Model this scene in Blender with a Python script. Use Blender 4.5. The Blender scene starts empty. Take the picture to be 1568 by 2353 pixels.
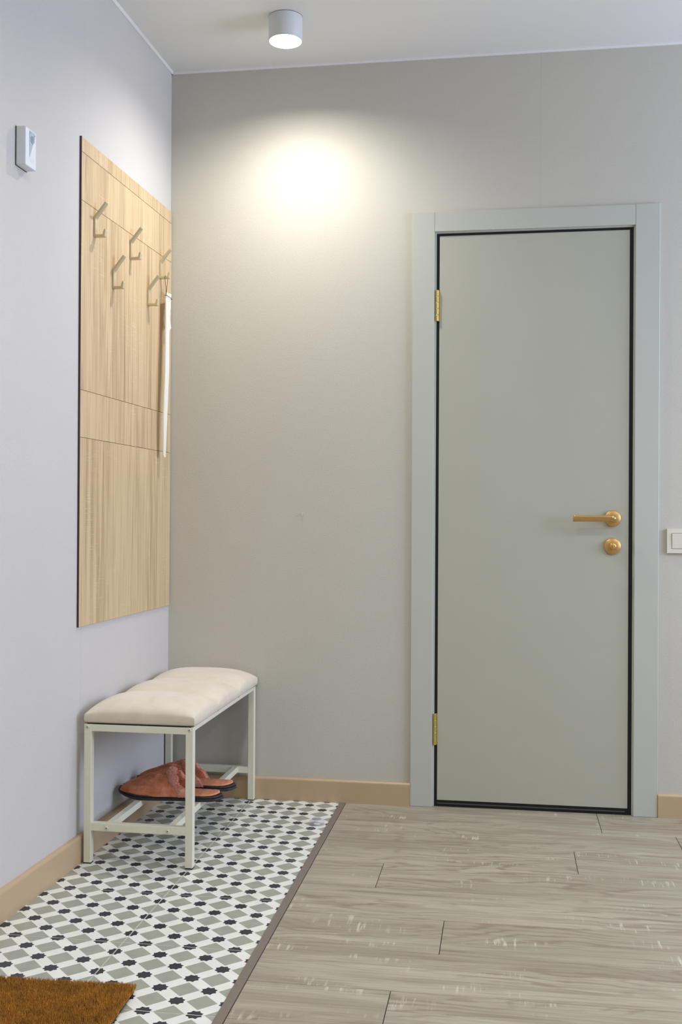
import bpy, bmesh, math, random
import numpy as np
from mathutils import Vector, Matrix
random.seed(7)
rng = np.random.default_rng(7)
scn = bpy.context.scene
COL = scn.collection
PI = math.pi

# ------------------------------------------------------------------ camera
F_PX, CAM_LOC = 2446.5, Vector((1.2051, -3.7183, 1.0087))
YAW, PITCH, ROLL = 0.15319, 0.003764, 0.005658
_f = Vector((-math.sin(YAW)*math.cos(PITCH), math.cos(YAW)*math.cos(PITCH), math.sin(PITCH)))
_r = Vector((math.cos(YAW), math.sin(YAW), 0)); _u = _r.cross(_f)
_r2 = _r*math.cos(ROLL) + _u*math.sin(ROLL); _u2 = _u*math.cos(ROLL) - _r*math.sin(ROLL)
cd = bpy.data.cameras.new('camera'); cam = bpy.data.objects.new('camera', cd); COL.objects.link(cam)
cd.sensor_fit = 'HORIZONTAL'; cd.sensor_width = 36.0; cd.lens = F_PX/1568.0*36.0
cd.clip_start = 0.02
M3 = Matrix((( _r2.x, _u2.x, -_f.x), (_r2.y, _u2.y, -_f.y), (_r2.z, _u2.z, -_f.z)))
cam.matrix_world = Matrix.Translation(CAM_LOC) @ M3.to_4x4()
scn.camera = cam

# ------------------------------------------------------------------ world, exposure, light
scn.view_settings.view_transform = 'Standard'; scn.view_settings.look = 'None'
scn.view_settings.gamma = 1.0; scn.view_settings.use_curve_mapping = False
scn.view_settings.exposure = 0.0
W = bpy.data.worlds.new('world'); scn.world = W; W.use_nodes = True
W.node_tree.nodes['Background'].inputs[0].default_value = (0.55, 0.70, 1.0, 1)
W.node_tree.nodes['Background'].inputs[1].default_value = 1.0

LAMP_L = 470.0           # radiance of every downlight bulb
LAMP_W = 24.0             # the lens beam of every downlight
LAMP_COL = (1.0, 0.98, 0.94)
H = 2.615                 # ceiling height
XR, YF = 3.9, -5.2        # right wall, wall behind the camera
TH = -0.0248              # the left wall is a touch off square
WIN = (-1.75, -0.2, 0.85, 2.3)   # window in the right wall: y0, y1, z0, z1

def area(name, loc, rot, sx, sy, power, col):
    l = bpy.data.lights.new(name, 'AREA'); l.shape = 'RECTANGLE'; l.size = sx; l.size_y = sy
    l.energy = power; l.color = col
    o = bpy.data.objects.new(name, l); COL.objects.link(o); o.location = loc; o.rotation_euler = rot
    return o
area('window_daylight', (XR-0.02, (WIN[0]+WIN[1])/2, (WIN[2]+WIN[3])/2), (0, PI/2, 0),
     WIN[3]-WIN[2], WIN[1]-WIN[0], 77.0, (0.65, 0.735, 1.0))

# ------------------------------------------------------------------ helpers
def srgb(r, g, b):
    f = lambda c: (c/255/12.92 if c/255 <= 0.04045 else ((c/255+0.055)/1.055)**2.4)
    return (f(r), f(g), f(b), 1.0)

class NT:
    def __init__(s, name):
        s.m = bpy.data.materials.new(name); s.m.use_nodes = True
        s.t = s.m.node_tree; s.b = s.t.nodes['Principled BSDF']
    def n(s, typ, **kw):
        nd = s.t.nodes.new(typ)
        for k, v in kw.items(): setattr(nd, k, v)
        return nd
    def l(s, a, b): s.t.links.new(a, b)
    def math(s, op, a, b=None, c=None, clamp=False):
        nd = s.n('ShaderNodeMath', operation=op, use_clamp=clamp)
        for i, v in enumerate((a, b, c)):
            if v is None: continue
            if isinstance(v, (int, float)): nd.inputs[i].default_value = v
            else: s.l(v, nd.inputs[i])
        return nd.outputs[0]
    def mix(s, fac, a, b, mode='MIX'):
        nd = s.n('ShaderNodeMix', data_type='RGBA', blend_type=mode)
        for sock, v in ((nd.inputs[0], fac), (nd.inputs[6], a), (nd.inputs[7], b)):
            if isinstance(v, (int, float)): sock.default_value = v
            elif isinstance(v, tuple): sock.default_value = v
            else: s.l(v, sock)
        return nd.outputs[2]
    def coord(s, out='Object'): return s.n('ShaderNodeTexCoord').outputs[out]
    def mapping(s, vec, scale=(1,1,1), loc=(0,0,0)):
        nd = s.n('ShaderNodeMapping'); s.l(vec, nd.inputs[0])
        nd.inputs['Scale'].default_value = scale; nd.inputs['Location'].default_value = loc
        return nd.outputs[0]
    def noise(s, vec, scale, detail=3, rough=0.5, dist=0.0):
        nd = s.n('ShaderNodeTexNoise'); s.l(vec, nd.inputs['Vector'])
        nd.inputs['Scale'].default_value = scale; nd.inputs['Detail'].default_value = detail
        nd.inputs['Roughness'].default_value = rough; nd.inputs['Distortion'].default_value = dist
        return nd.outputs[0]
    def ramp(s, v, lo, hi, a=0.0, b=1.0):
        nd = s.n('ShaderNodeMapRange'); s.l(v, nd.inputs[0])
        for i, x in enumerate((lo, hi, a, b)): nd.inputs[i+1].default_value = x
        return nd.outputs[0]
    def bump(s, h, strength=0.3, dist=0.001):
        nd = s.n('ShaderNodeBump'); s.l(h, nd.inputs['Height'])
        nd.inputs['Strength'].default_value = strength; nd.inputs['Distance'].default_value = dist
        s.l(nd.outputs[0], s.b.inputs['Normal'])
    def set(s, base=None, rough=None, metal=None, **kw):
        def put(k, v):
            if v is None: return
            if isinstance(v, (int, float, tuple)): s.b.inputs[k].default_value = v
            else: s.l(v, s.b.inputs[k])
        put('Base Color', base); put('Roughness', rough); put('Metallic', metal)
        for k, v in kw.items(): put(k.replace('_', ' '), v)
        return s.m

def plain(name, col, rough=0.5, metal=0.0, var=0.04, scale=60, bump=0.0, **kw):
    t = NT(name); v = t.noise(t.coord(), scale, 3)
    c = t.mix(1.0, col, t.n('ShaderNodeCombineColor').outputs[0], 'MULTIPLY')
    cc = t.t.nodes[-2] if False else None
    k = t.ramp(v, 0.3, 0.7, 1-var, 1+var)
    vm = t.n('ShaderNodeVectorMath', operation='SCALE'); vm.inputs[0].default_value = col[:3]; t.l(k, vm.inputs['Scale'])
    if bump: t.bump(v, bump, 0.001)
    return t.set(vm.outputs[0], rough, metal, **kw)

# ---- wallpaper: woven vinyl relief, with a butt joint between two drops
def wallpaper(name, col, vert, seam_axis, seam_at):
    t = NT(name); co = t.coord()
    weave = t.noise(t.mapping(co, (1, 1, vert)), 520, 2, 0.6)
    blot = t.noise(t.mapping(co, (1, 1, 0.5)), 2.6, 4, 0.6)
    fine = t.noise(t.mapping(co, (1, 1, 0.6)), 190, 3)
    sep = t.n('ShaderNodeSeparateXYZ'); t.l(co, sep.inputs[0])
    d = t.math('ABSOLUTE', t.math('SUBTRACT', sep.outputs[seam_axis], seam_at))
    seam = t.math('LESS_THAN', d, 0.0008)
    sc = t.math('MULTIPLY', t.ramp(weave, 0.25, 0.75, 0.94, 1.05), t.ramp(blot, 0.3, 0.7, 0.985, 1.015))
    sc = t.math('MULTIPLY', sc, t.math('SUBTRACT', 1.0, t.math('MULTIPLY', seam, 0.10)))
    vm = t.n('ShaderNodeVectorMath', operation='SCALE'); vm.inputs[0].default_value = col[:3]; t.l(sc, vm.inputs['Scale'])
    h = t.math('ADD', weave, t.math('MULTIPLY', fine, 0.25)); h = t.math('SUBTRACT', h, seam)
    t.bump(h, 0.55, 0.0014)
    return t.set(vm.outputs[0], 0.75, 0.0)

M = {}
M['wall_back'] = wallpaper('wallpaper_back', srgb(198, 194.3, 181), 0.45, 0, 1.3187)
M['wall_left'] = wallpaper('wallpaper_left', srgb(203, 199, 194), 0.9, 1, -0.7614)
M['ceiling'] = plain('ceiling_paint', srgb(228, 228, 224), 0.85, var=0.01, scale=3)
M['ceil_trim'] = plain('ceiling_bead', srgb(228, 226, 224), 0.6, var=0.01)
M['baseboard'] = plain('baseboard_beige', srgb(190, 164, 130), 0.36, var=0.02, scale=20)
M['door'] = plain('door_enamel', srgb(180, 180, 163), 0.38, var=0.012, scale=5)
M['casing'] = plain('casing_enamel', srgb(190, 192, 180), 0.40, var=0.012, scale=5)
M['black'] = plain('black_rubber', srgb(16, 17, 20), 0.5)
M['grey_seal'] = plain('grey_seal', srgb(62, 62, 56), 0.5)
M['brass'] = plain('polished_brass', srgb(206, 184, 112), 0.3, 0.9)
M['satin_gold'] = plain('satin_gold', srgb(206, 164, 102), 0.38, 0.85, var=0.03)
M['hook_gold'] = plain('champagne_metal', srgb(206, 192, 156), 0.34, 0.2, var=0.02)
M['white_plastic'] = plain('white_plastic', srgb(226, 230, 232), 0.4, var=0.01)
M['cream_plastic'] = plain('cream_plastic', srgb(222, 218, 200), 0.35, var=0.01)
M['sensor_inset'] = plain('sensor_inset', srgb(176, 188, 200), 0.3, var=0.02)
M['sensor_lens'] = plain('sensor_lens', srgb(140, 160, 168), 0.15, var=0.1, scale=600)
M['lamp_body'] = plain('lamp_body_paint', srgb(214, 217, 215), 0.45, var=0.01)
M['bench_paint'] = plain('bench_cream_paint', srgb(228, 226, 203), 0.32, var=0.015)
M['foot_cap'] = plain('black_foot_cap', srgb(22, 22, 24), 0.6)
M['screw'] = plain('painted_screw', srgb(216, 213, 192), 0.35)
M['screw_hole'] = plain('screw_socket', srgb(60, 55, 40), 0.6)
M['edge_band'] = plain('dark_edge_band', srgb(66, 42, 38), 0.5)
M['strip'] = plain('brown_floor_strip', srgb(122, 112, 101), 0.4, var=0.06, scale=90)
M['cord'] = plain('black_cord', srgb(28, 26, 22), 0.8)
M['horn'] = plain('ivory_plastic', srgb(238, 236, 222), 0.38, var=0.01)
M['sole'] = plain('slipper_sole_rubber', srgb(44, 42, 44), 0.7, var=0.15, scale=200)
M['grout'] = plain('cream_grout', srgb(196, 190, 174), 0.8, var=0.08, scale=80)
M['plank_bed'] = plain('dark_plank_joint', srgb(70, 62, 52), 0.8)
M['mat_base'] = plain('mat_backing', srgb(30, 27, 24), 0.8)

# ---- velour of the cushion
t = NT('cream_velour'); v = t.noise(t.coord(), 14, 4, 0.6, 0.4); w = t.noise(t.coord(), 900, 2)
c = t.mix(t.ramp(v, 0.3, 0.7), srgb(214, 202, 180), srgb(226, 214, 193)); t.bump(w, 0.15, 0.0006)
M['velour'] = t.set(c, 0.85, 0.0, Sheen_Weight=0.35, Sheen_Roughness=0.4)

# ---- downlight diffuser
t = NT('lamp_diffuser')
t.b.inputs['Emission Color'].default_value = (*LAMP_COL, 1); t.b.inputs['Emission Strength'].default_value = LAMP_L
M['diffuser'] = t.set((0.8, 0.8, 0.8, 1), 0.5)

# ---- clear plastic
t = NT('clear_plastic')
M['clear'] = t.set(srgb(214, 213, 220), 0.12, 0.0, Alpha=0.32)
t = NT('window_glass')
M['glass'] = t.set((1, 1, 1, 1), 0.0, 0.0, Transmission_Weight=1.0, IOR=1.05)

# ---- sonoma oak laminate (grain runs along local z)
def oak(name, a, b, dark):
    t = NT(name); co = t.coord(); oi = t.n('ShaderNodeObjectInfo')
    add = t.n('ShaderNodeVectorMath', operation='MULTIPLY_ADD'); t.l(oi.outputs['Random'], add.inputs[0])
    add.inputs[1].default_value = (0, 0, 9.7); t.l(co, add.inputs[2]); co = add.outputs[0]
    sep = t.n('ShaderNodeSeparateXYZ'); t.l(co, sep.inputs[0])
    lam = t.math('FLOOR', t.math('MULTIPLY', sep.outputs[1], 1/0.052))
    wn = t.n('ShaderNodeTexWhiteNoise', noise_dimensions='2D')
    cmb = t.n('ShaderNodeCombineXYZ'); t.l(lam, cmb.inputs[0]); t.l(oi.outputs['Random'], cmb.inputs[1]); t.l(cmb.outputs[0], wn.inputs[0])
    broad = t.noise(t.mapping(co, (1, 30, 1.3)), 1.6, 3, 0.6, 0.7)
    fine = t.noise(t.mapping(co, (1, 90, 2.0)), 2.2, 5, 0.7, 0.3)
    streak = t.noise(t.mapping(co, (1, 34, 1.0)), 1.5, 3, 0.6, 1.6)
    saw = t.noise(t.mapping(co, (1, 14, 300)), 1.0, 2, 0.6)
    sawm = t.noise(co, 5.0, 2)
    c = t.mix(t.ramp(broad, 0.40, 0.60), a, b)
    c = t.mix(t.ramp(wn.outputs[0], 0.2, 0.9, 0, 0.75), c, a)
    c = t.mix(t.math('MULTIPLY', t.ramp(streak, 0.52, 0.72), 0.55), c, dark)
    c = t.mix(t.math('MULTIPLY', t.ramp(fine, 0.46, 0.74), 0.26), c, dark)
    s = t.math('MULTIPLY', t.ramp(saw, 0.56, 0.66), t.ramp(sawm, 0.52, 0.62))
    c = t.mix(t.math('MULTIPLY', s, 0.30), c, srgb(232, 218, 190))
    t.bump(fine, 0.08, 0.0005)
    return t.set(c, 0.5)
M['oak'] = oak('sonoma_oak', srgb(214, 189, 148), srgb(188, 161, 122), srgb(150, 120, 86))

# ---- grey oak floor plank (grain runs along local x)
t = NT('grey_oak_plank'); co = t.coord(); oi = t.n('ShaderNodeObjectInfo')
add = t.n('ShaderNodeVectorMath', operation='MULTIPLY_ADD'); t.l(oi.outputs['Random'], add.inputs[0])
add.inputs[1].default_value = (17.3, 5.1, 3.0); t.l(co, add.inputs[2]); co = add.outputs[0]
warp = t.noise(t.mapping(co, (1.6, 5, 1)), 1.0, 2, 0.5)
w2 = t.n('ShaderNodeSeparateXYZ'); t.l(co, w2.inputs[0])
ring = t.math('ADD', t.math('MULTIPLY', w2.outputs[1], 24.0), t.math('MULTIPLY', warp, 13.0))
ring = t.math('ADD', ring, t.math('MULTIPLY', t.noise(t.mapping(co, (9, 60, 1)), 1.0, 3, 0.6), 1.3))
rs = t.math('SINE', t.math('MULTIPLY', ring, 6.0))
fine = t.noise(t.mapping(co, (7, 210, 1)), 1.0, 4, 0.65, 0.1)
broad = t.noise(t.mapping(co, (1.1, 9, 1)), 1.3, 3, 0.55, 0.6)
tone = t.noise(t.mapping(co, (2.0, 38, 1)), 1.0, 4, 0.65, 0.9)
c = t.mix(t.ramp(broad, 0.33, 0.67), srgb(176, 169, 147), srgb(152, 144, 123))
c = t.mix(t.math('MULTIPLY', t.ramp(tone, 0.50, 0.72), 0.62), c, srgb(114, 98, 82))
mask = t.ramp(t.noise(t.mapping(co, (1.3, 6, 1)), 1.2, 2), 0.42, 0.62)
c = t.mix(t.math('MULTIPLY', t.math('MULTIPLY', t.ramp(rs, 0.35, 0.95), mask), 0.72), c, srgb(132, 114, 100))
c = t.mix(t.math('MULTIPLY', t.ramp(fine, 0.48, 0.70), 0.45), c, srgb(126, 112, 96))
saw = t.noise(t.mapping(co, (95, 9, 1)), 1.0, 2, 0.6)
sawm = t.noise(t.mapping(co, (3.2, 11, 1)), 1.1, 2, 0.5)
s = t.math('MULTIPLY', t.ramp(saw, 0.55, 0.66), t.ramp(sawm, 0.575, 0.66))
c = t.mix(t.math('MULTIPLY', s, 0.62), c, srgb(214, 208, 190))
t.bump(t.math('ADD', fine, s), 0.12, 0.0006)
M['plank'] = t.set(c, t.ramp(fine, 0.3, 0.7, 0.40, 0.52), 0.0, Specular_IOR_Level=0.4)

# ---- patterned cement-look tile, 325 mm; stars 54.2 mm apart on a half-drop grid
A = 0.0542
t = NT('star_pattern_tile'); co = t.coord()
sep = t.n('ShaderNodeSeparateXYZ'); t.l(co, sep.inputs[0]); X, Y = sep.outputs[0], sep.outputs[1]
# rotated lattice coordinates (vertices at odd x on row 0)
Xs = t.math('SUBTRACT', X, A)
U = t.math('MULTIPLY', t.math('ADD', Xs, Y), 0.70710678); V = t.math('MULTIPLY', t.math('SUBTRACT', Xs, Y), 0.70710678)
P = A*math.sqrt(2)
def wrap(v):   # distance-signed coordinate from the nearest lattice line
    nd = t.n('ShaderNodeMath', operation='WRAP'); t.l(v, nd.inputs[0]); nd.inputs[1].default_value = P/2; nd.inputs[2].default_value = -P/2
    return nd.outputs[0]
u, v = wrap(U), wrap(V)
band = t.math('MINIMUM', t.math('ABSOLUTE', u), t.math('ABSOLUTE', v))
grey = t.math('GREATER_THAN', band, 0.01465)
def sq(ang, hs):
    ca, sa = math.cos(ang), math.sin(ang)
    p = t.math('ADD', t.math('MULTIPLY', u, ca), t.math('MULTIPLY', v, sa))
    q = t.math('SUBTRACT', t.math('MULTIPLY', v, ca), t.math('MULTIPLY', u, sa))
    return t.math('LESS_THAN', t.math('MAXIMUM', t.math('ABSOLUTE', p), t.math('ABSOLUTE', q)), hs)
star = t.math('MAXIMUM', sq(PI/8, 0.0132), sq(-PI/8, 0.0132))
mott = t.noise(co, 22, 4, 0.6); mf = t.ramp(mott, 0.3, 0.7)
cw = t.mix(mf, srgb(234, 234, 224), srgb(225, 224, 214))
cg = t.mix(mf, srgb(164, 166, 150), srgb(153, 154, 140))
ck = t.mix(mf, srgb(50, 55, 60), srgb(42, 45, 50))
c = t.mix(grey, cw, cg); c = t.mix(star, c, ck)
t.bump(t.noise(co, 70, 2), 0.03, 0.0006)
M['tile'] = t.set(c, 0.42, 0.0, Specular_IOR_Level=0.4)

# ---- coir and fleece fibre
def fibre(name, a, b, c3, rough=0.85, scale=35):
    t = NT(name); g = t.n('ShaderNodeNewGeometry'); n = t.noise(t.coord(), scale, 3, 0.6)
    c = t.mix(g.outputs['Random Per Island'], a, b)
    c = t.mix(t.ramp(n, 0.42, 0.68), c, c3)
    return t.set(c, rough, 0.0)
M['coir'] = fibre('coir_fibre', srgb(214, 158, 62), srgb(184, 128, 44), srgb(166, 116, 48))
M['fleece'] = fibre('rose_fleece', srgb(255, 192, 154), srgb(242, 168, 130), srgb(228, 148, 106), scale=30)
M['fleece_collar'] = fibre('pink_collar_fleece', srgb(255, 214, 196), srgb(248, 188, 166), srgb(240, 172, 146), scale=45)
M['insole'] = fibre('apricot_insole', srgb(236, 176, 142), srgb(218, 152, 118), srgb(226, 162, 126), scale=30)

def link(name, me, mat, parent=None, loc=(0,0,0), smooth=False):
    if mat is not None and not me.materials:
        for mm in (mat if isinstance(mat, (list, tuple)) else [mat]): me.materials.append(mm)
    o = bpy.data.objects.new(name, me); COL.objects.link(o)
    o.parent = parent; o.location = loc
    if smooth:
        for p in me.polygons: p.use_smooth = True
    return o
def obj(name, bm, mat, parent=None, off=(0,0,0), smooth=False):
    """bm coordinates minus off become the mesh; off (relative to parent) becomes the location"""
    bmesh.ops.translate(bm, verts=bm.verts, vec=-Vector(off))
    bmesh.ops.recalc_face_normals(bm, faces=bm.faces)
    me = bpy.data.meshes.new(name); bm.to_mesh(me); bm.free()
    return link(name, me, mat, parent, off, smooth)
def box(bm, x0, x1, y0, y1, z0, z1, bev=0.0, seg=2):
    r = bmesh.ops.create_cube(bm, size=1.0); vs = r['verts']
    for vv in vs:
        vv.co = Vector(((x0+x1)/2 + vv.co.x*(x1-x0), (y0+y1)/2 + vv.co.y*(y1-y0), (z0+z1)/2 + vv.co.z*(z1-z0)))
    if bev:
        es = {e for vv in vs for e in vv.link_edges}
        bmesh.ops.bevel(bm, geom=list(es), offset=bev, segments=seg, affect='EDGES', profile=0.5)
    return bm
def B(*a, **k): return box(bmesh.new(), *a, **k)
def lathe(bm, prof, axis='Z', seg=32, org=(0,0,0), a0=0.0, a1=2*PI):
    """prof: list of (radius, along-axis); closed when the radius is 0"""
    full = abs(a1-a0-2*PI) < 1e-6; n = seg if full else seg+1; rings = []
    o = Vector(org)
    for r, h in prof:
        ring = []
        if r < 1e-6:
            p = {'Z': Vector((0,0,h)), 'Y': Vector((0,h,0)), 'X': Vector((h,0,0))}[axis]
            ring = [bm.verts.new(o+p)]*n
        else:
            for i in range(n):
                a = a0+(a1-a0)*i/seg; c, s = r*math.cos(a), r*math.sin(a)
                p = {'Z': Vector((c,s,h)), 'Y': Vector((c,h,s)), 'X': Vector((h,c,s))}[axis]
                ring.append(bm.verts.new(o+p))
        rings.append(ring)
    for k in range(len(rings)-1):
        for i in range(seg):
            j = (i+1) % n
            q = [rings[k][i], rings[k][j], rings[k+1][j], rings[k+1][i]]
            q2 = [x for ii, x in enumerate(q) if x not in q[:ii]]
            if len(q2) >= 3:
                try: bm.faces.new(q2)
                except ValueError: pass
    return bm
def prism(bm, pts, d0, d1, plane='XZ', bev=0.0):
    """extrude polygon pts: 'XZ' along y, 'XY' along z, 'YZ' along x"""
    mk = {'XZ': lambda a,b,d: (a,d,b), 'XY': lambda a,b,d: (a,b,d), 'YZ': lambda a,b,d: (d,a,b)}[plane]
    lo = [bm.verts.new(mk(a,b,d0)) for a,b in pts]; hi = [bm.verts.new(mk(a,b,d1)) for a,b in pts]
    n = len(pts); bm.faces.new(lo); bm.faces.new(hi[::-1])
    for i in range(n): bm.faces.new([lo[i], lo[(i+1)%n], hi[(i+1)%n], hi[i]])
    if bev:
        bmesh.ops.recalc_face_normals(bm, faces=bm.faces)
        bmesh.ops.bevel(bm, geom=bm.edges[:], offset=bev, segments=2, affect='EDGES')
    return bm
def tube(bm, pts, r, seg=8):
    pts = [Vector(p) for p in pts]; rings = []
    for i, p in enumerate(pts):
        d = (pts[min(i+1, len(pts)-1)] - pts[max(i-1, 0)]).normalized()
        a = d.cross(Vector((0,0,1)) if abs(d.z) < 0.9 else Vector((1,0,0))).normalized(); b = d.cross(a)
        rr = r[i] if isinstance(r, (list, tuple)) else r
        rings.append([bm.verts.new(p + a*rr*math.cos(2*PI*k/seg) + b*rr*math.sin(2*PI*k/seg)) for k in range(seg)])
    for i in range(len(rings)-1):
        for k in range(seg): bm.faces.new([rings[i][k], rings[i][(k+1)%seg], rings[i+1][(k+1)%seg], rings[i+1][k]])
    bm.faces.new(rings[0][::-1]); bm.faces.new(rings[-1])
    return bm
def struct(o): o['kind'] = 'structure'; return o
def empty(name, loc, rz=0.0):
    o = bpy.data.objects.new(name, None); COL.objects.link(o); o.location = loc; o.rotation_euler = (0,0,rz)
    o.empty_display_size = 0.05
    return o
def thing(name, label, cat, loc, rz=0.0, group=None):
    o = empty(name, loc, rz); o['label'] = label; o['category'] = cat
    if group: o['group'] = group
    return o
CT, ST = math.cos(TH), math.sin(TH)
def LWp(lx, ly, z=0.0): return Vector((lx*CT - ly*ST, lx*ST + ly*CT, z))     # left-wall coordinates to world

# ------------------------------------------------------------------ room shell
DX0, DX1, DZ = 0.950, 1.646, 2.010        # rough door opening
bm = bmesh.new()
box(bm, -0.4, DX0, 0.0, 0.12, -0.05, H+0.05); box(bm, DX1, XR+0.1, 0.0, 0.12, -0.05, H+0.05)
box(bm, DX0, DX1, 0.0, 0.12, DZ, H+0.05)
struct(obj('wall_back', bm, M['wall_back']))
wl = struct(obj('wall_left', B(-0.12, 0.0, YF-0.1, 0.05, -0.05, H+0.05), M['wall_left'])); wl.rotation_euler = (0,0,TH)
bm = bmesh.new()
y0, y1, z0, z1 = WIN
box(bm, XR, XR+0.2, YF, y0, -0.05, H+0.05); box(bm, XR, XR+0.2, y1, 0.0, -0.05, H+0.05)
box(bm, XR, XR+0.2, y0, y1, -0.05, z0); box(bm, XR, XR+0.2, y0, y1, z1, H+0.05)
struct(obj('wall_right', bm, M['wall_left']))
struct(obj('wall_front', B(-0.4, XR+0.2, YF-0.12, YF, -0.05, H+0.05), M['wall_left']))
struct(obj('ceiling', B(-0.4, XR+0.2, YF-0.12, 0.12, H, H+0.1), M['ceiling']))
# window
w = struct(empty('window_1', (XR+0.12, (y0+y1)/2, z0)))
bm = bmesh.new(); hw, hh = (y1-y0)/2, z1-z0
box(bm, -0.03, 0.03, -hw, -hw+0.06, 0, hh); box(bm, -0.03, 0.03, hw-0.06, hw, 0, hh)
box(bm, -0.03, 0.03, -hw+0.06, hw-0.06, 0, 0.06); box(bm, -0.03, 0.03, -hw+0.06, hw-0.06, hh-0.06, hh); box(bm, -0.03, 0.03, -0.035, 0.035, 0.06, hh-0.06)
obj('window_frame', bm, M['white_plastic'], w)
for s in (-1, 1):
    a, b = sorted((s*0.035, s*(hw-0.06))); obj('pane', B(-0.004, 0.004, a, b, 0.06, hh-0.06), M['glass'], w)

# floor: bed, grout, tiles, planks
fl = struct(obj('floor', B(-0.4, XR+0.2, YF-0.12, 0.12, -0.06, -0.010), M['plank_bed']))
XG, YG, TS, G = 0.3185, -0.0083, 6*A, 0.0014      # longitudinal joint, first cross joint, tile module, half joint
obj('grout', B(-0.2, 0.634, YF, 0.05, -0.010, -0.0006), M['grout'], fl)
def tile_mesh(x0, x1, yy0, yy1):
    me = bpy.data.meshes.new('tile'); bm = B(x0, x1, yy0, yy1, -0.010, 0.0, bev=0.0006, seg=1)
    bm.to_mesh(me); bm.free(); me.materials.append(M['tile']); return me
full_l = tile_mesh(-0.15, TS-G, G, TS-G); cut_r = tile_mesh(G, 0.634-XG, G, TS-G)
back_l = tile_mesh(-0.15, TS-G, G, 0.03); back_r = tile_mesh(G, 0.634-XG, G, 0.03)
for k in range(0, 17):
    yy = YG - TS*k
    link('floor_tile', full_l if k else back_l, None, fl, (XG-TS, yy, 0))
    link('floor_tile', cut_r if k else back_r, None, fl, (XG, yy, 0))
struct(obj('trim_1', B(0.634, 0.655, YF, 0.0, -0.01, 0.0015, bev=0.0008), M['strip']))
PX0, PW, PL = 0.6555, 0.2065, 1.285
ends = {0: 1.5165, 1: 1.7425, 2: 1.4145, 3: 0.8605, 4: 1.93, 5: 1.059, 6: 1.83, 7: 0.969, 8: 1.50, 9: 1.20, 10: 1.75, 11: 0.90}
for k in range(25):
    ya = -0.016 - PW*(k+1); yb = -0.016 - PW*k
    if k == 0: yb = 0.03
    e = ends.get(k, 0.75 + (k*0.377) % 1.2)
    cuts = [PX0] + [e + PL*i for i in range(-1, 4) if PX0+0.03 < e + PL*i < XR-0.03] + [XR]
    for a, b in zip(cuts[:-1], cuts[1:]):
        if ya < YF: ya = YF
        bmp = B(a+0.0008, b-0.0008, ya+0.0009, yb-0.0008, -0.010, 0.0, bev=0.0009, seg=1)
        obj('plank', bmp, M['plank'], fl, ((a+b)/2, (ya+yb)/2, 0))

# baseboards
def base_prof(t=0.0153, h=0.079, r=0.008):
    p = [(0, 0), (t, 0), (t, h-r)]
    p += [(t-r+r*math.cos(a), h-r+r*math.sin(a)) for a in [i*PI/12 for i in range(1, 7)]]
    return p + [(0, h)]
def board(length_axis, a, b, prof):
    bm = bmesh.new()
    if length_axis == 'x': prism(bm, [(-u_, z_) for u_, z_ in prof], a, b, 'YZ')
    else: prism(bm, prof, a, b, 'XZ')
    return bm
struct(obj('baseboard_back', board('x', 0.012, 0.8812, base_prof()), M['baseboard']))
struct(obj('baseboard_back', board('x', 1.7172, XR, base_prof()), M['baseboard']))
bl = struct(obj('baseboard_left', board('y', YF, -0.0, base_prof()), M['baseboard'])); bl.rotation_euler = (0,0,TH)
# ceiling bead
bead = [(0, H), (0.009, H), (0.009, H-0.004), (0.005, H-0.009), (0, H-0.009)]
struct(obj('trim_2', board('x', 0.0, XR, bead), M['ceil_trim']))
tl = struct(obj('trim_3', board('y', YF, 0.0, bead), M['ceil_trim'])); tl.rotation_euler = (0,0,TH)

# ------------------------------------------------------------------ door
d = struct(empty('door_1', (1.298, 0.0, 0.0)))
D = Vector((1.298, 0, 0))
def dpart(name, bm, mat, parent=d, **k):
    bmesh.ops.translate(bm, verts=bm.verts, vec=-D); return obj(name, bm, mat, parent, **k)
CY = -0.012
dpart('casing', B(0.8815, 0.9575, CY, 0.002, 0.0, 2.070, bev=0.0015), M['casing'])
dpart('casing', B(1.6365, 1.7167, CY, 0.002, 0.0, 2.070, bev=0.0015), M['casing'])
dpart('casing', B(0.9580, 1.6360, CY, 0.002, 2.000, 2.069, bev=0.0015), M['casing'])
bm = bmesh.new(); box(bm, 0.950, 0.9640, -0.004, 0.118, 0, 2.01, bev=0.001); box(bm, 1.6318, 1.646, -0.004, 0.118, 0, 2.01, bev=0.001)
box(bm, 0.964, 1.631, -0.004, 0.118, 1.9955, 2.01, bev=0.001)
dpart('jamb', bm, M['casing'])
dpart('door_leaf', B(0.9745, 1.6190, 0.0, 0.042, 0.0225, 1.9865, bev=0.0012), M['door'])
bm = bmesh.new(); box(bm, 0.9640, 0.9743, 0.004, 0.05, 0.0, 1.9955); box(bm, 1.6192, 1.6318, 0.004, 0.05, 0.0, 1.9955); box(bm, 0.9743, 1.6192, 0.004, 0.05, 1.9868, 1.9955)
dpart('gasket', bm, M['black'])
dpart('drop_seal', B(0.9743, 1.6192, 0.003, 0.045, 0.0, 0.022), M['black'])
dpart('seal_lip', B(0.975, 1.61, -0.002, 0.004, 0.0095, 0.0135, bev=0.0008), M['grey_seal'])
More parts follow.
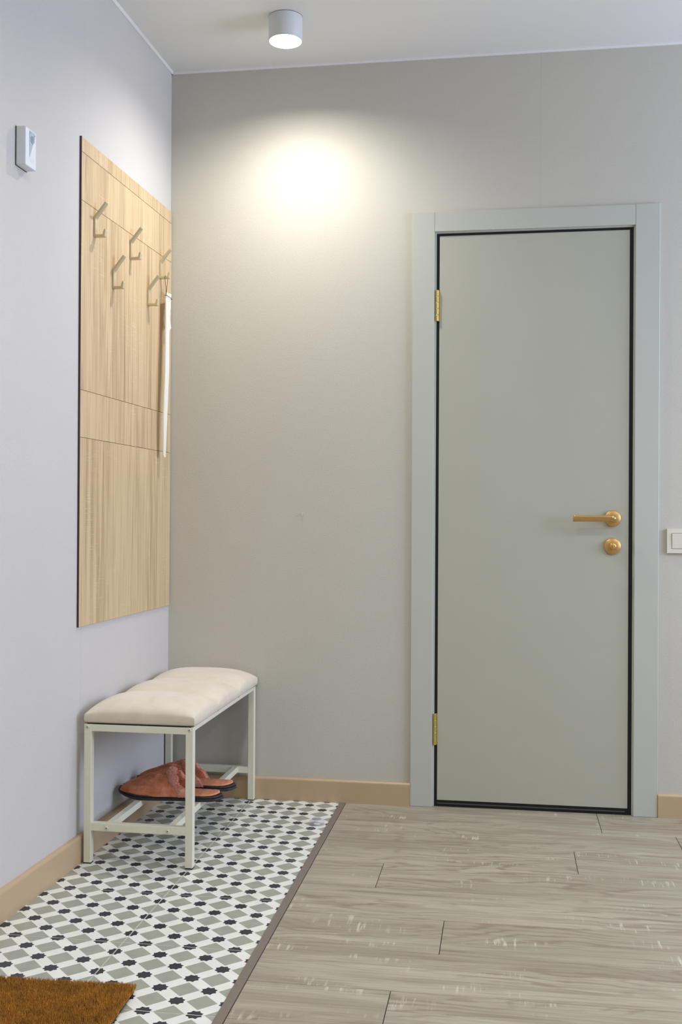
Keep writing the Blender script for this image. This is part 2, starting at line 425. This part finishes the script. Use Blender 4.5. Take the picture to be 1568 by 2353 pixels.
for hz in (1.743, 0.269):
    bm = bmesh.new(); hx = 0.9665 if hz > 1 else 0.9655
    for i in range(5):
        za = hz-0.054+i*0.0216
        lathe(bm, [(0, za+0.0003), (0.0052, za+0.0003), (0.0056, za+0.001), (0.0056, za+0.0205), (0.0052, za+0.0213), (0, za+0.0213)], seg=16, org=(hx, -0.006, 0))
    h = dpart('hinge', bm, M['brass'], smooth=False)
    bm = bmesh.new(); box(bm, hx-0.006, hx+0.010, -0.0012, 0.002, hz-0.054, hz+0.054)
    leafp = obj('hinge_leaf', bm, M['brass'], h); leafp.location = -D
# lever handle
hx, hz = 1.5655, 1.0055
bm = bmesh.new(); lathe(bm, [(0, -0.0105), (0.0250, -0.0105), (0.0272, -0.0085), (0.0276, 0.0), (0, 0.0)], 'Y', 40, (hx, 0, hz))
hd = dpart('door_handle', bm, M['satin_gold'], smooth=True)
hd.data.polygons.foreach_set('use_smooth', [True]*len(hd.data.polygons))
bm = bmesh.new(); lathe(bm, [(0.0115, -0.010), (0.0112, -0.035), (0.0105, -0.046), (0.0085, -0.055), (0.005, -0.060), (0, -0.0615)], 'Y', 24, (hx-0.001, 0, hz))
n1 = obj('neck', bm, M['satin_gold'], hd, smooth=True); n1.location = -D
lv = [(hx, 0.0)]
bm = bmesh.new(); sec = []
NS = 16
for i in range(NS+1):
    f = i/NS; x = hx - f*(hx-1.4315)
    e = min(1.0, f/0.25); hh2 = 0.0102 + 0.0006*f; yc = -0.050 - 0.003*math.sin(min(1, f*3)*PI/2); th2 = 0.0085 - 0.0035*e
    sec.append((x, yc, th2, hh2))
rings = []
for x, yc, th2, hh2 in sec:
    ring = []
    for k in range(20):
        a = 2*PI*k/20; ca, sa = math.cos(a), math.sin(a); n = 4.0
        rr = (abs(ca)**n + abs(sa)**n)**(-1/n)
        ring.append(bm.verts.new((x, yc + th2*rr*ca, hz + hh2*rr*sa)))
    rings.append(ring)
for i in range(NS):
    for k in range(20): bm.faces.new([rings[i][k], rings[i][(k+1)%20], rings[i+1][(k+1)%20], rings[i+1][k]])
bm.faces.new(rings[0]); bm.faces.new(rings[-1][::-1])
bmesh.ops.bevel(bm, geom=[e for e in bm.edges if all(abs(vv.co.x-1.4315) < 1e-5 for vv in e.verts)], offset=0.002, segments=2, affect='EDGES')
lvo = obj('lever', bm, M['satin_gold'], hd, smooth=True); lvo.location = -D
# thumb turn
tx, tz = 1.5655, 0.911
bm = bmesh.new(); lathe(bm, [(0, -0.0085), (0.0260, -0.0085), (0.0280, -0.0065), (0.0284, 0.0), (0, 0.0)], 'Y', 40, (tx, 0, tz))
tt = dpart('thumb_turn', bm, M['satin_gold'], smooth=True)
bm = bmesh.new(); lathe(bm, [(0, -0.020), (0.0095, -0.020), (0.0116, -0.018), (0.0118, -0.008)], 'Y', 28, (tx, 0, tz))
box(bm, tx-0.0012, tx+0.0012, -0.0225, -0.019, tz-0.0112, tz+0.0112, bev=0.0006)
kn = obj('turn_knob', bm, M['satin_gold'], tt, smooth=True); kn.location = -D

# ------------------------------------------------------------------ light switch
sw = thing('light_switch', 'cream square light switch on the wall right of the door', 'light switch', (1.785, 0.0, 0.890))
bm = bmesh.new()
for a in ((-0.041, -0.0265, 0.0, 0.082), (0.0265, 0.041, 0.0, 0.082), (-0.0265, 0.0265, 0.0, 0.0145), (-0.0265, 0.0265, 0.0675, 0.082)):
    box(bm, a[0], a[1], -0.0095, -0.0, a[2], a[3])
bmesh.ops.remove_doubles(bm, verts=bm.verts, dist=1e-5)
obj('switch_frame', bm, M['cream_plastic'], sw)
bm = bmesh.new(); prism(bm, [(-0.0105, 0.0155), (-0.0128, 0.0665), (-0.002, 0.0665), (-0.002, 0.0155)], -0.0255, 0.0255, 'YZ', bev=0.0006)
obj('rocker', bm, M['white_plastic'] if False else M['cream_plastic'], sw)

# ------------------------------------------------------------------ motion sensor on the left wall
base = LWp(0, -1.178, 1.896)
sn = thing('motion_sensor', 'small white box motion sensor high on the left wall', 'sensor', base, TH)
# local: x out of the wall, y along the wall (+ towards the corner), z up
bm = bmesh.new()
prism(bm, [(0, 0.0), (0, 0.098), (0.022, 0.098), (0.0275, 0.0965), (0.0275, 0.0)], 0.0, 0.058, 'XZ', bev=0.0008)
obj('sensor_body', bm, M['white_plastic'], sn)
bm = bmesh.new(); prism(bm, [(0.0225, 0.026), (0.0205, 0.088), (0.0225, 0.0935), (0.0505, 0.0935), (0.0530, 0.088)], 0.0272, 0.0284, 'YZ')
obj('sensor_inset', bm, M['sensor_inset'], sn)
for yy, zz in ((0.024, 0.0885), (0.047, 0.0865)):
    bm = bmesh.new(); lathe(bm, [(0, 0.0289), (0.0010, 0.0289), (0.0011, 0.0280)], 'X', 10, (0, yy, zz))
    obj('indicator', bm, M['black'], sn)
bm = bmesh.new(); lathe(bm, [(0.0100, 0.0282), (0.0098, 0.0292), (0.0086, 0.0293), (0.0083, 0.0285), (0.005, 0.0294), (0, 0.0298)], 'X', 28, (0, 0.0355, 0.073))
obj('sensor_lens', bm, M['sensor_lens'], sn, smooth=True)
bm = bmesh.new()
for i in range(3):
    box(bm, 0.0272, 0.0279, 0.0265, 0.047, 0.0245-0.004*i, 0.0258-0.004*i)
obj('raised_grille', bm, M['white_plastic'], sn)
obj('mounting_plate', B(0.0, 0.0025, -0.0012, 0.0592, -0.0012, 0.0985), M['grey_seal'], sn)

# ------------------------------------------------------------------ coat rack on the left wall
base = LWp(0, -0.787, 0.682)
cr = thing('coat_rack', 'tall oak coat rack panel with five champagne hooks on the left wall', 'coat rack', base, TH)
L0 = 0.787                           # panel runs local y 0 .. L0-0.006, local z 0 .. 1.424
T = 0.0052; g = 0.0006
obj('back_panel', B(0.0, 0.0022, 0.002, L0-0.007, 0.001, 1.423), M['edge_band'], cr)
def rb(ya, yb, za, zb, x1=T):
    bmx = B(0.0022, x1, ya+g, yb-g, za-0.682+g, zb-0.682-g, bev=0.0005, seg=1)
    obj('oak_board', bmx, M['oak'], cr, (0.004, (ya+yb)/2, (za+zb)/2-0.682))
YE = L0-0.006; YA, YB = 0.375, 0.683
rb(0, YE, 0.682, 1.2335)
for a, b in ((0, YA), (YA, YB), (YB, YE)): rb(a, b, 1.2335, 1.3715)
for a, b in ((0, YA), (YA, YB), (YB, YE)): rb(a, b, 1.3715, 1.9225)
rb(0, YE, 1.9225, 2.0630); rb(0, YE, 2.0630, 2.1065)
obj('edge_strip', B(0.0, T+0.0002, -0.0030, 0.0003, 0.0, 1.4245), M['edge_band'], cr)
prof = [(0.0, 0.0), (0.0345, 0.0), (0.0375, 0.0195), (0.0350, 0.0235), (0.0310, 0.0180), (0.0285, 0.0066), (0.0052, 0.0066), (0.0052, 0.0545), (0.0395, 0.1000), (0.0355, 0.1035), (0.0, 0.0605)]
bm = bmesh.new(); prism(bm, prof, 0.0, 0.0180, 'XZ', bev=0.0009)
bmesh.ops.recalc_face_normals(bm, faces=bm.faces); hm = bpy.data.meshes.new('coat_hook'); bm.to_mesh(hm); bm.free()
for ly, z in ((-0.700, 1.8370), (-0.412, 1.8385), (-0.556, 1.7135), (-0.249, 1.7200), (-0.132, 1.8380)):
    link('coat_hook', hm, M['hook_gold'], cr, (T, ly+L0, z-0.682))

# ------------------------------------------------------------------ shoehorn hanging from the fifth hook
SH = LWp(0.030, -0.115, 1.209)
sh = thing('shoehorn', 'long ivory plastic shoehorn hanging by a black cord from the hook nearest the corner', 'shoehorn', SH, TH)
pts = [(-0.1296,1.7881),(-0.0587,1.7966),(-0.0609,1.7884),(-0.0747,1.7779),(-0.0652,1.7705),(-0.0735,1.763),(-0.0766,1.7558),(-0.074,1.744),(-0.0815,1.737),(-0.0853,1.7294),
       (-0.0805,1.7211),(-0.0875,1.713),(-0.0894,1.704),(-0.0875,1.695),(-0.0822,1.6868),(-0.0704,1.6719),(-0.0895,1.6665),(-0.0975,1.6600),(-0.1022,1.651),(-0.1066,1.5198),(-0.1215,1.3498),(-0.128,1.212),
       (-0.1458,1.2095),(-0.1504,1.2183),(-0.1572,1.3465),(-0.1469,1.5143),(-0.1367,1.6831),(-0.1336,1.7599)]
pts = [(y+0.115, z-1.209) for y, z in pts]
bm = bmesh.new(); prism(bm, pts, -0.002, 0.002, 'YZ', bev=0.0007)
for vv in bm.verts:                     # the blade bows a little away from the wall, cupped across its width
    vv.co.x += 0.004*math.sin(vv.co.z/0.58*PI) - 0.5*(vv.co.y+0.02)**2*8*0.3
obj('horn_blade', bm, M['horn'], sh)
def shp(lx, ly, z): return (lx-0.030, ly+0.115, z-1.209)
bm = bmesh.new()
kx, ky, kz = 0.031, -0.1335, 1.7770
tube(bm, [shp(kx, ky, kz), shp(0.031, -0.1335, 1.80), shp(0.0265, -0.134, 1.838), shp(0.0265, -0.1335, 1.8465), shp(0.026, -0.125, 1.8470), shp(0.028, -0.1150, 1.846), shp(0.0295, -0.1145, 1.836), shp(0.0315, -0.128, 1.80), shp(kx, ky, kz+0.002)], 0.0008, 6)
tube(bm, [shp(0.0335, -0.1345, 1.7775), shp(0.0335, -0.105, 1.7765), shp(0.0335, -0.0755, 1.7745), shp(0.0305, -0.0735, 1.7745), shp(0.0275, -0.0755, 1.7745), shp(0.0275, -0.105, 1.7765), shp(0.0275, -0.1345, 1.7775), shp(0.0305, -0.1362, 1.7775), shp(0.0335, -0.1345, 1.7775)], 0.0008, 6)
for zz in (1.7775, 1.784):
    bmesh.ops.create_icosphere(bm, subdivisions=1, radius=0.0018, matrix=Matrix.Translation(shp(0.0315, -0.1345, zz)))
obj('cord', bm, M['cord'], sh)

# ------------------------------------------------------------------ ceiling downlights
def downlight(x, y, label):
    o = thing('ceiling_lamp', label, 'ceiling lamp', (x, y, H-0.078), 0.0, 'white cylinder downlights')
    bm = bmesh.new(); R_, h_ = 0.0545, 0.078
    lathe(bm, [(R_-0.0035, 0.002), (R_-0.003, 0.0), (R_-0.0008, 0.0), (R_, 0.0012), (R_, h_-0.0018)], seg=64)
    obj('lamp_body', bm, M['lamp_body'], o, smooth=True)
    bm = bmesh.new(); lathe(bm, [(R_-0.0035, 0.002), (R_-0.006, 0.010), (0.042, 0.0225), (0.0, 0.0230)], seg=64)
    obj('reflector', bm, M['ceil_trim'], o, smooth=True)
    bm = bmesh.new(); lathe(bm, [(R_-0.0025, h_-0.002), (R_-0.0025, h_), (0, h_)], seg=48)
    obj('ceiling_plate', bm, M['grey_seal'], o)
    bm = bmesh.new(); lathe(bm, [(0.0345, 0.0222), (0.034, 0.0210), (0.025, 0.0204), (0, 0.0200)], seg=48)
    obj('bulb', bm, M['diffuser'], o, smooth=True)
    l = bpy.data.lights.new('lamp_beam', 'SPOT'); l.energy = LAMP_W; l.color = LAMP_COL; l.spot_size = math.radians(138); l.spot_blend = 1.0; l.shadow_soft_size = 0.022
    q_ = bpy.data.objects.new('lamp_beam', l); COL.objects.link(q_); q_.parent = o; q_.location = (0, 0, 0.012)
    return o
downlight(0.4965, -0.36, 'white cylinder ceiling lamp, lit, on the ceiling near the corner above the bench')
downlight(0.80, -1.85, 'white cylinder ceiling lamp behind the lit corner lamp, out of view')
downlight(0.90, -3.4, 'white cylinder ceiling lamp over the spot where the photographer stands')

downlight(2.60, -1.85, 'white cylinder ceiling lamp added as ambient fill farther right in the room, out of view')  # unseen lamp added to lift the ambient light
downlight(2.60, -3.9, 'white cylinder ceiling lamp added for more fill at the far right end of the room, out of view')  # second added fill lamp, outside the view

# ------------------------------------------------------------------ bench
bx0, bx1, by0, by1 = 0.0035, 0.3300, -0.7855, -0.0175
bn = thing('bench', 'small white metal bench with three cream velour pads beside the left wall', 'bench', ((bx0+bx1)/2, (by0+by1)/2, 0))
BO = Vector(((bx0+bx1)/2, (by0+by1)/2, 0)); tw, td, zt = 0.0225, 0.0225, 0.4035
def bpart(name, bm, mat, parent=bn, **k):
    bmesh.ops.translate(bm, verts=bm.verts, vec=-BO); return obj(name, bm, mat, parent, **k)
for xa in (bx0, bx1-tw):
    for ya in (by0, by1-td):
        lg = bpart('leg', B(xa, xa+tw, ya, ya+td, 0.003, zt, bev=0.0018), M['bench_paint'])
        fc = bpart('foot_cap', B(xa+0.0006, xa+tw-0.0006, ya+0.0006, ya+td-0.0006, 0.0, 0.0045), M['foot_cap'], lg)
for ya in (by0, by1-td):
    bpart('end_rail', B(bx0+tw-0.001, bx1-tw+0.001, ya+0.0003, ya+td-0.0003, zt-0.0205, zt-0.0003, bev=0.0014), M['bench_paint'])
    bpart('end_rail', B(bx0+tw-0.001, bx1-tw+0.001, ya+0.0003, ya+td-0.0003, 0.0955, 0.1185, bev=0.0014), M['bench_paint'])
for xa in (bx0, bx1-tw):
    bpart('side_rail', B(xa+0.0005, xa+tw-0.0005, by0+td-0.001, by1-td+0.001, zt-0.0125, zt-0.0003, bev=0.0014), M['bench_paint'])
for xc in (0.0765, 0.2625):
    bpart('shelf_bar', B(xc-0.0105, xc+0.0105, by0+td-0.001, by1-td+0.001, 0.0985, 0.1180, bev=0.0014), M['bench_paint'])
for xs, zs in ((0.0140, 0.3950), (0.3190, 0.3965), (0.0735, 0.1055), (0.2560, 0.1050)):
    bm = bmesh.new(); lathe(bm, [(0, by0-0.0018), (0.0042, by0-0.0018), (0.0058, by0-0.0008), (0.0062, by0+0.0002)], 'Y', 24, (xs, 0, zs))
    s = bpart('screw', bm, M['screw'], smooth=True)
    bm = bmesh.new(); lathe(bm, [(0, by0-0.0022), (0.0018, by0-0.0022), (0.0018, by0-0.001)], 'Y', 6, (xs, 0, zs))
    bpart('screw_socket', bm, M['screw_hole'], s)
bpart('seat_board', B(bx0+0.008, bx1-0.008, by0+0.003, by1-0.006, zt-0.0003, zt+0.0036), M['foot_cap'])
cx0, cx1, cyA, cyB = 0.0045, 0.3335, -0.7865, -0.0080
for i in range(3):
    ya = cyA + (cyB-cyA)*i/3; yb = cyA + (cyB-cyA)*(i+1)/3
    bm = bmesh.new(); NU, NV = 40, 32; grid = []
    rc = 0.012
    for iu in range(NU+1):
        row = []
        uu = -math.cos(PI*iu/NU); row_u = uu
        for iv in range(NV+1):
            vv_ = -math.cos(PI*iv/NV)
            fu = (1-abs(uu)**3.0)**0.5 if abs(uu) < 1 else 0.0
            endlo = (i == 0 and vv_ < 0) or (i == 2 and vv_ > 0)
            fv = (1-abs(vv_)**2.6)**0.5 if abs(vv_) < 1 else 0.0
            side = 0.022
            z = zt+0.0055 + side + 0.045*fu*(fv if endlo else 0.02+0.98*fv) - (0.0 if endlo else 0.007*(1-fv))
            x = (cx0+cx1)/2 + uu*(cx1-cx0)/2; y = (ya+yb)/2 + vv_*(yb-ya)/2
            row.append(bm.verts.new((x, y, z)))
        grid.append(row)
    for iu in range(NU):
        for iv in range(NV): bm.faces.new([grid[iu][iv], grid[iu+1][iv], grid[iu+1][iv+1], grid[iu][iv+1]])
    ring = [grid[k][0] for k in range(NU+1)] + [grid[NU][k] for k in range(1, NV+1)] + [grid[k][NV] for k in range(NU-1, -1, -1)] + [grid[0][k] for k in range(NV-1, 0, -1)]
    prev = ring
    for zz, ins in ((zt+0.018, -0.0010), (zt+0.009, 0.0), (zt+0.0034, 0.0025)):
        nr = []
        for vx in ring:
            dx = (1 if vx.co.x < (cx0+cx1)/2 else -1)*ins if abs(abs(vx.co.x-(cx0+cx1)/2)-(cx1-cx0)/2) < 1e-5 else 0
            dy = (1 if vx.co.y < (ya+yb)/2 else -1)*ins if (abs(abs(vx.co.y-(ya+yb)/2)-(yb-ya)/2) < 1e-5 and ((i == 0 and vx.co.y < (ya+yb)/2) or (i == 2 and vx.co.y > (ya+yb)/2))) else 0
            nr.append(bm.verts.new((vx.co.x+dx, vx.co.y+dy, zz - (0.0026 if zz < zt+0.01 else 0)*min(1.0, (vx.co.y-cyA)/0.05))))
        n = len(ring)
        for k in range(n): bm.faces.new([prev[k], nr[k], nr[(k+1)%n], prev[(k+1)%n]])
        prev = nr
    bm.faces.new(prev)
    bpart('seat_pad', bm, M['velour'], smooth=True)

# ------------------------------------------------------------------ slippers on the shelf bars (toes towards the left wall)
SL = 0.342
def sole_w(t_):           # half width, t 0 heel .. 1 toe
    pts = [(0, 0.0), (0.02, 0.019), (0.06, 0.031), (0.13, 0.038), (0.25, 0.0395), (0.4, 0.040), (0.55, 0.046), (0.7, 0.0515), (0.82, 0.049), (0.91, 0.040), (0.965, 0.027), (0.99, 0.014), (1.0, 0.0)]
    for (a, b), (c_, d_) in zip(pts[:-1], pts[1:]):
        if t_ <= c_:
            f = (t_-a)/(c_-a); return b+(d_-b)*f
    return 0.0
def curve_z(t_): return 0.016*max(0, (t_-0.72)/0.28)**2 + 0.004*max(0, (0.12-t_)/0.12)**2
ts = [0, .003, .008, .02, .035, .06, .09, .13, .19, .25, .32, .4, .48, .55, .62, .7, .76, .82, .87, .91, .94, .965, .98, .99, .997, 1.0]
def make_slipper(label, loc, rz):
    o = thing('slipper', label, 'slipper', loc, rz, 'pair of slippers under the bench')
    X_ = lambda t_: SL*(0.5-t_)        # heel at +x, toe at -x
    def slab(z0, z1, scale, bevel=0.0):
        bm = bmesh.new(); rings = []
        lay = [(z0, 0.93), (z0+0.002, 0.985), ((z0+z1)/2, 1.0), (z1-0.002, 0.985), (z1, 0.95)] if bevel else [(z0, 1.0), (z1, 1.0)]
        for zz, k in lay:
            loop = [(X_(t_)*scale, sole_w(t_)*scale*k, zz+curve_z(t_)) for t_ in ts] + [(X_(t_)*scale, -sole_w(t_)*scale*k, zz+curve_z(t_)) for t_ in ts[-2:0:-1]]
            loop = [((x*(1-(1-k)*0.25)), y, z) for x, y, z in loop]
            rings.append([bm.verts.new(p) for p in loop])
        n = len(rings[0])
        for a, b in zip(rings[:-1], rings[1:]):
            for k in range(n): bm.faces.new([a[k], a[(k+1)%n], b[(k+1)%n], b[k]])
        for rg in (rings[0], rings[-1]):     # strips across the width
            m = len(ts)
            for k in range(m-1):
                q = [rg[k], rg[k+1], rg[(n-k-1) % n], rg[(n-k) % n]]
                q2 = [x for ii, x in enumerate(q) if x not in q[:ii]]
                if len(q2) >= 3: bm.faces.new(q2)
        return bm
    obj('sole', slab(0.0, 0.0085, 1.0, 1), M['sole'], o, smooth=False)
    obj('welt', slab(0.0088, 0.0155, 0.985, 1), M['sole'], o)
    ins = obj('insole', slab(0.0155, 0.0225, 0.93, 1), M['insole'], o, smooth=True)
    # upper
    NSs, NP = 30, 28
    def up(s, ph):
        tt_ = 0.47 + (0.962-0.47)*s
        x = X_(tt_); sn_ = math.sin(ph)
        hgt = 0.071*max(0.0, 1-s**1.4)**0.66 + 0.003
        hw_ = sole_w(tt_)*0.93*(1.0 + 0.06*sn_)
        y = hw_*math.copysign(abs(math.cos(ph))**0.85, math.cos(ph))
        back = (1-s)**1.3*(0.058*(1-sn_) + 0.006*math.sin(2*sn_*PI)*0)
        k = (1-s)**1.2*sn_
        lump = k*(0.0032*math.sin(9*ph+5*s) + 0.0028*math.sin(17*s+4*ph) + 0.0016*math.sin(31*s-13*ph))
        return Vector((x + back + lump, y*(1+lump*4), 0.013 + curve_z(tt_) + hgt*sn_**0.85 + lump))
    bm = bmesh.new(); g_ = [[bm.verts.new(up(i/NSs, PI*j/NP)) for j in range(NP+1)] for i in range(NSs+1)]
    for i in range(NSs):
        for j in range(NP): bm.faces.new([g_[i][j], g_[i+1][j], g_[i+1][j+1], g_[i][j+1]])
    uo = obj('upper', bm, M['fleece'], o, smooth=True)
    md = uo.modifiers.new('thick', 'SOLIDIFY'); md.thickness = 0.004; md.offset = -1.0
    bm = bmesh.new(); arc = [up(0.0, PI*j/24) for j in range(25)]; rings = []
    fr = []
    for j in range(25):
        ph = PI*j/24; c0 = up(0.055, ph); e1 = (up(0.12, ph) - up(0.0, ph)); e1 = e1.normalized()*min(0.016, max(0.011, e1.length*0.55))
        tg_ = up(0.055, min(PI, ph+0.02)) - up(0.055, max(0, ph-0.02)); e2 = e1.cross(tg_).normalized()
        if e2.dot(Vector((0, c0.y, c0.z-0.02))) < 0: e2 = -e2
        hh_ = 0.0030 + 0.0012*math.sin(j*2.3) + 0.0008*math.sin(j*5.1)
        fr.append((c0, e1, e2, hh_))
        rings.append([bm.verts.new(c0 + e1*math.cos(2*PI*k/16) + e2*hh_*math.sin(2*PI*k/16)) for k in range(16)])
    for i in range(24):
        for k in range(16): bm.faces.new([rings[i][k], rings[i][(k+1)%16], rings[i+1][(k+1)%16], rings[i+1][k]])
    bm.faces.new(rings[0][::-1]); bm.faces.new(rings[-1])
    co_ = obj('collar', bm, M['fleece_collar'], o, smooth=True)
    # fleece pile as tiny tufts
    def pile(name, pos, nrm, mat, ln, wd, parent):
        n = len(pos); r1 = rng.normal(size=(n, 3)); nr = nrm + 0.55*r1; nr /= np.linalg.norm(nr, axis=1)[:, None]
        sd = np.cross(nr, rng.normal(size=(n, 3))); sd /= np.linalg.norm(sd, axis=1)[:, None]
        L_ = (ln*(0.6+0.8*rng.random(n)))[:, None]; v0 = pos - sd*wd; v1 = pos + sd*wd; v2 = pos + nr*L_
        V_ = np.stack([v0, v1, v2], 1).reshape(-1, 3)
        me = bpy.data.meshes.new(name); me.vertices.add(3*n); me.vertices.foreach_set('co', V_.ravel())
        me.loops.add(3*n); me.loops.foreach_set('vertex_index', np.arange(3*n)); me.polygons.add(n)
        me.polygons.foreach_set('loop_start', np.arange(0, 3*n, 3)); me.update(); me.validate()
        q = link(name, me, mat, parent); q['kind'] = 'stuff'; return q
    def sample(fn, n, eps=1e-3):
        P_, N_ = [], []
        while len(P_) < n:
            a, b = random.random(), random.random(); p = fn(a, b); pu = fn(min(a+eps, 1), b)-fn(max(a-eps, 0), b); pv = fn(a, min(b+eps, 1))-fn(a, max(b-eps, 0))
            nn = pu.cross(pv)
            if nn.length < 1e-12: continue
            nn.normalize(); P_.append(p); N_.append(nn)
        return np.array(P_), np.array(N_)
    P_, N_ = sample(lambda a, b: up(a*0.985, PI*b), 30000)
    cen = np.array([[0.5*0, 0, 0.02]]); sgn = np.sign(((P_-np.array([0, 0, 0.02]))*np.array([0, 1, 1])*N_).sum(1)); N_ *= sgn[:, None]
    pile('pile', P_, N_, M['fleece'], 0.0030, 0.0005, uo)
    NC = 14000; idx = rng.integers(0, 24, NC); f = rng.random(NC)[:, None]; tt2 = 2*PI*rng.random(NC)[:, None]
    FA = [np.array([tuple(q_[k]) for q_ in fr]) for k in range(3)]; FH = np.array([q_[3] for q_ in fr])[:, None]
    mixf = lambda A_: A_[idx]*(1-f) + A_[idx+1]*f
    c0 = mixf(FA[0]) + mixf(FA[1])*np.cos(tt2)*0.97 + mixf(FA[2])*mixf(FH)*np.sin(tt2)*0.97
    nn = mixf(FA[1])/0.015*np.cos(tt2)*0.5 + mixf(FA[2])*np.sin(tt2); nn /= np.linalg.norm(nn, axis=1)[:, None] + 1e-9
    pile('pile', c0, nn, M['fleece_collar'], 0.0038, 0.0005, co_)
    pi_, ni_ = [], []
    while len(pi_) < 9000:
        t_ = random.uniform(0.01, 0.62); y = random.uniform(-1, 1)*sole_w(t_)*0.90
        pi_.append((X_(t_)*0.93, y, 0.0222+curve_z(t_))); ni_.append((0.1, 0, 1))
    pile('pile', np.array(pi_), np.array(ni_, float), M['insole'], 0.0020, 0.0005, ins)
    return o
make_slipper('rose fleece slipper on the bench shelf, nearer the camera', (0.1668, -0.478, 0.1182), 0.01)
make_slipper('rose fleece slipper on the bench shelf, farther back and partly hidden by the other', (0.1755, -0.345, 0.1182), -0.015)

# ------------------------------------------------------------------ coir doormat
MA = math.radians(2.4); MC = Vector((0.4385, -1.556, 0))
mt = thing('doormat', 'brown coir doormat lying on the patterned tiles at bottom left', 'doormat', MC, MA)
MWd, MLn = 0.40, 0.62
obj('mat_backing', B(-MWd+0.003, -0.003, -MLn+0.003, -0.003, 0.0006, 0.0095, bev=0.001), M['mat_base'], mt)
n = 130000
px_ = -MWd*rng.random(n); py_ = -MLn*rng.random(n)
wob = 0.0018*np.sin(px_*70)+0.0015*np.sin(px_*31+1)
py_ = np.minimum(py_, wob); px_ = np.minimum(px_, 0.0012*np.sin(py_*80)+0.0008*np.sin(py_*190))
pos = np.stack([px_, py_, np.full(n, 0.0075)], 1)
dr = np.stack([0.30*rng.normal(size=n), 0.30*rng.normal(size=n), np.ones(n)], 1); dr /= np.linalg.norm(dr, axis=1)[:, None]
clump = 0.5+0.5*np.sin(px_*55+2*np.sin(py_*40))*np.sin(py_*61+1.5*np.sin(px_*33))
L_ = (0.0135*(0.80+0.30*rng.random(n)+0.10*clump))[:, None]
sd = np.cross(dr, rng.normal(size=(n, 3))); sd /= np.linalg.norm(sd, axis=1)[:, None]
mid = pos + dr*L_*0.6 + rng.normal(size=(n, 3))*0.0008; wv = 0.0007
V_ = np.stack([pos-sd*wv, pos+sd*wv, mid+sd*wv*0.8, mid-sd*wv*0.8, pos+dr*L_], 1).reshape(-1, 3)
me = bpy.data.meshes.new('coir_pile'); me.vertices.add(5*n); me.vertices.foreach_set('co', V_.ravel())
i5 = np.arange(n)*5
loops = np.stack([i5, i5+1, i5+2, i5+3, i5+3, i5+2, i5+4], 1).ravel()
me.loops.add(7*n); me.loops.foreach_set('vertex_index', loops); me.polygons.add(2*n)
me.polygons.foreach_set('loop_start', np.stack([np.arange(n)*7, np.arange(n)*7+4], 1).ravel()); me.update(); me.validate()
q = link('coir_pile', me, M['coir'], mt); q['kind'] = 'stuff'

# ------------------------------------------------------------------ small clear things
ds = thing('door_stop', 'small clear dome door stop on the tiles beside the brown strip', 'door stop', (0.6010, -0.283, 0))
bm = bmesh.new(); lathe(bm, [(0.0255, 0.0), (0.0258, 0.003)] + [(0.0255*math.cos(a), 0.003+0.0215*math.sin(a)) for a in [i*PI/20 for i in range(1, 10)]] + [(0, 0.0245)], seg=40)
bm.faces.new([vv for vv in sorted([vv for vv in bm.verts if abs(vv.co.z) < 1e-6], key=lambda q_: math.atan2(q_.co.y, q_.co.x))][::-1])
obj('dome', bm, M['clear'], ds, smooth=True)
bm = bmesh.new(); lathe(bm, [(0, 0.0006), (0.011, 0.0006), (0.011, 0.0016), (0, 0.0016)], seg=24)
obj('adhesive_pad', bm, M['white_plastic'], ds)
ck = thing('wall_pin', 'tiny clear plastic picture pin in the middle of the back wall', 'wall hook', (0.4915, 0.0, 1.006))
bm = bmesh.new(); lathe(bm, [(0, -0.0022), (0.0042, -0.0022), (0.0047, -0.0014), (0.0047, 0)], 'Y', 20, (0, 0, 0.0095)); obj('pin_pad', bm, M['clear'], ck, smooth=True)
bm = bmesh.new(); prism(bm, [(-0.0024, 0.0085), (0.0024, 0.0085), (0.0009, 0.0065), (0.0009, 0.002), (-0.0009, 0.002), (-0.0009, 0.0065)], -0.0075, -0.001, 'XZ', bev=0.0003); obj('pin_peg', bm, M['cream_plastic'], ck)
